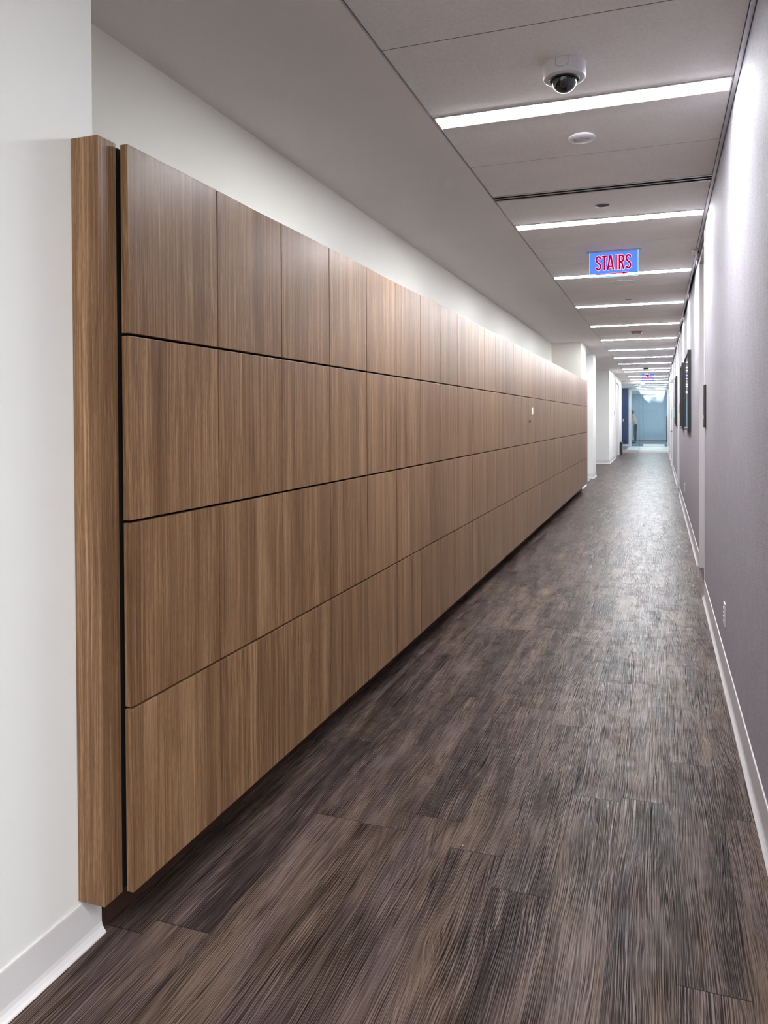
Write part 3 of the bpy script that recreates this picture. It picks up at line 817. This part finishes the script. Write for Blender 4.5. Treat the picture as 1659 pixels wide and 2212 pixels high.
# ------------------------------------------------------------------ person beyond the second glass wall
def skin_mesh(name, verts, edges, radii, mat, parent, root=0, sub=2):
    me = bpy.data.meshes.new(name); me.from_pydata(verts, edges, [])
    o = bpy.data.objects.new(name, me); COL.objects.link(o); o.parent = parent
    o.modifiers.new('Skin', 'SKIN')
    for i, r in enumerate(radii):
        sv = me.skin_vertices[0].data[i]; sv.radius = r if isinstance(r, tuple) else (r, r); sv.use_root = (i == root) or (name == 'trousers' and i == 4)
    s_ = o.modifiers.new('Subdivision', 'SUBSURF'); s_.levels = sub; s_.render_levels = sub
    me.materials.append(M[mat])
    for p in me.polygons: p.use_smooth = True
    return o
pr = thing('person', 'person in a dusty pink top and black trousers leaning forward behind the far glass', 'person', (-1.20, 42.3, 0))
V, Ed, Rd = [], [], []
def add(p, r, link=None):
    V.append(p); Rd.append(r); i = len(V) - 1
    if link is not None: Ed.append((link, i))
    return i
pel = add((.02, 0, .95), .085); wst = add((.01, 0, 1.06), .095, pel); che = add((-.03, 0, 1.27), .125, wst)
nb = add((-.09, 0, 1.41), .06, che); nk = add((-.125, 0, 1.475), .05, nb); hd = add((-.155, 0, 1.55), .085, nk); ht = add((-.165, 0, 1.63), .07, hd)
nose = add((-.245, 0, 1.55), .014, hd); chin = add((-.215, 0, 1.49), .025, hd)
arms = {}
for s in (-1, 1):
    sh = add((-.05, s * .17, 1.36), .055, che); el = add((-.10, s * .21, 1.10), .042, sh); wr = add((-.30, s * .17, 1.06), .027, el)
    pm = add((-.375, s * .165, 1.06), .030, wr)
    for q, (dy, ln) in enumerate(((-.030, .070), (-.010, .080), (.010, .074), (.030, .058))):
        a1 = add((-.41, s * .165 + dy, 1.062), .0095, pm); a2 = add((-.41 - ln * .6, s * .165 + dy, 1.055), .009, a1); add((-.41 - ln * .9, s * .165 + dy, 1.03), .008, a2)
    t1 = add((-.365, s * .165 - s * .042, 1.055), .011, pm); add((-.405, s * .165 - s * .058, 1.045), .0095, t1)
    hp = add((.02, s * .075, .84), .075, pel); kn = add((.005, s * .085, .49), .058, hp); an = add((.02, s * .10, .09), .042, kn); add((-.11, s * .105, .035), .034, an)
skin_mesh('body', V, Ed, Rd, 'skin', pr)
# top
tv = [(.02, 0, .90), (.01, 0, 1.06), (-.03, 0, 1.26), (-.08, 0, 1.39), (-.05, .17, 1.355), (-.10, .21, 1.10), (-.27, .175, 1.063), (-.05, -.17, 1.355), (-.10, -.21, 1.10), (-.27, -.175, 1.063)]
skin_mesh('top', tv, [(0, 1), (1, 2), (2, 3), (2, 4), (4, 5), (5, 6), (2, 7), (7, 8), (8, 9)], [.140, .130, .150, .075, .072, .056, .042, .072, .056, .042], 'shirt', pr)
qv, qe, qr = [], [], []
for s in (-1, 1):
    n0 = len(qv)
    qv += [(.018, s * .045, 1.0), (.025, s * .062, .87), (.005, s * .085, .50), (.02, s * .10, .07)]; qr += [(.095, .105), (.108, .112), (.078, .078), (.060, .060)]
    qe += [(n0, n0 + 1), (n0 + 1, n0 + 2), (n0 + 2, n0 + 3)]
skin_mesh('trousers', qv, qe, qr, 'trousers', pr)
hv = [(-.140, 0, 1.60), (-.150, 0, 1.665), (-.095, 0, 1.58), (-.09, 0, 1.50)]
skin_mesh('hair', hv, [(0, 1), (0, 2), (2, 3)], [.094, .062, .078, .05], 'hair', pr)
for s in (-1, 1):
    skin_mesh('shoe', [(.055, s * .10, .045), (-.04, s * .103, .048), (-.14, s * .105, .035)], [(0, 1), (1, 2)], [.045, .048, .034], 'black', pr)

# ------------------------------------------------------------------ world, camera, view
wd = bpy.data.worlds.new('World'); S.world = wd; wd.use_nodes = True
wd.node_tree.nodes['Background'].inputs[0].default_value = (0.05, 0.05, 0.055, 1)
wd.node_tree.nodes['Background'].inputs[1].default_value = 0.2

cam = bpy.data.cameras.new('Camera'); co = bpy.data.objects.new('Camera', cam); COL.objects.link(co)
A, F, ROLL, PITCH, PY = 0.34285, 1666.6, 0.00504, 0.01277, 927.18
cam.sensor_fit = 'AUTO'; cam.sensor_width = 36.0; cam.lens = 36.0 * F / 2212.0
cam.shift_y = -(1106.0 - PY) / 2212.0
cam.clip_start = 0.05; cam.clip_end = 200
Rm = Matrix.Rotation(A, 4, 'Z') @ Matrix.Rotation(PI / 2 - PITCH, 4, 'X') @ Matrix.Rotation(-ROLL, 4, 'Z')
co.matrix_world = Matrix.Translation((0, 0, 1.3)) @ Rm
S.camera = co

S.view_settings.view_transform = 'Standard'; S.view_settings.look = 'None'
S.view_settings.gamma = 1.0; S.view_settings.use_curve_mapping = False
S.view_settings.exposure = 0.0
S.cycles.max_bounces = 14; S.cycles.diffuse_bounces = 8; S.cycles.glossy_bounces = 5
S.cycles.transparent_max_bounces = 16
S.cycles.sample_clamp_indirect = 8.0
S.cycles.use_denoising = True
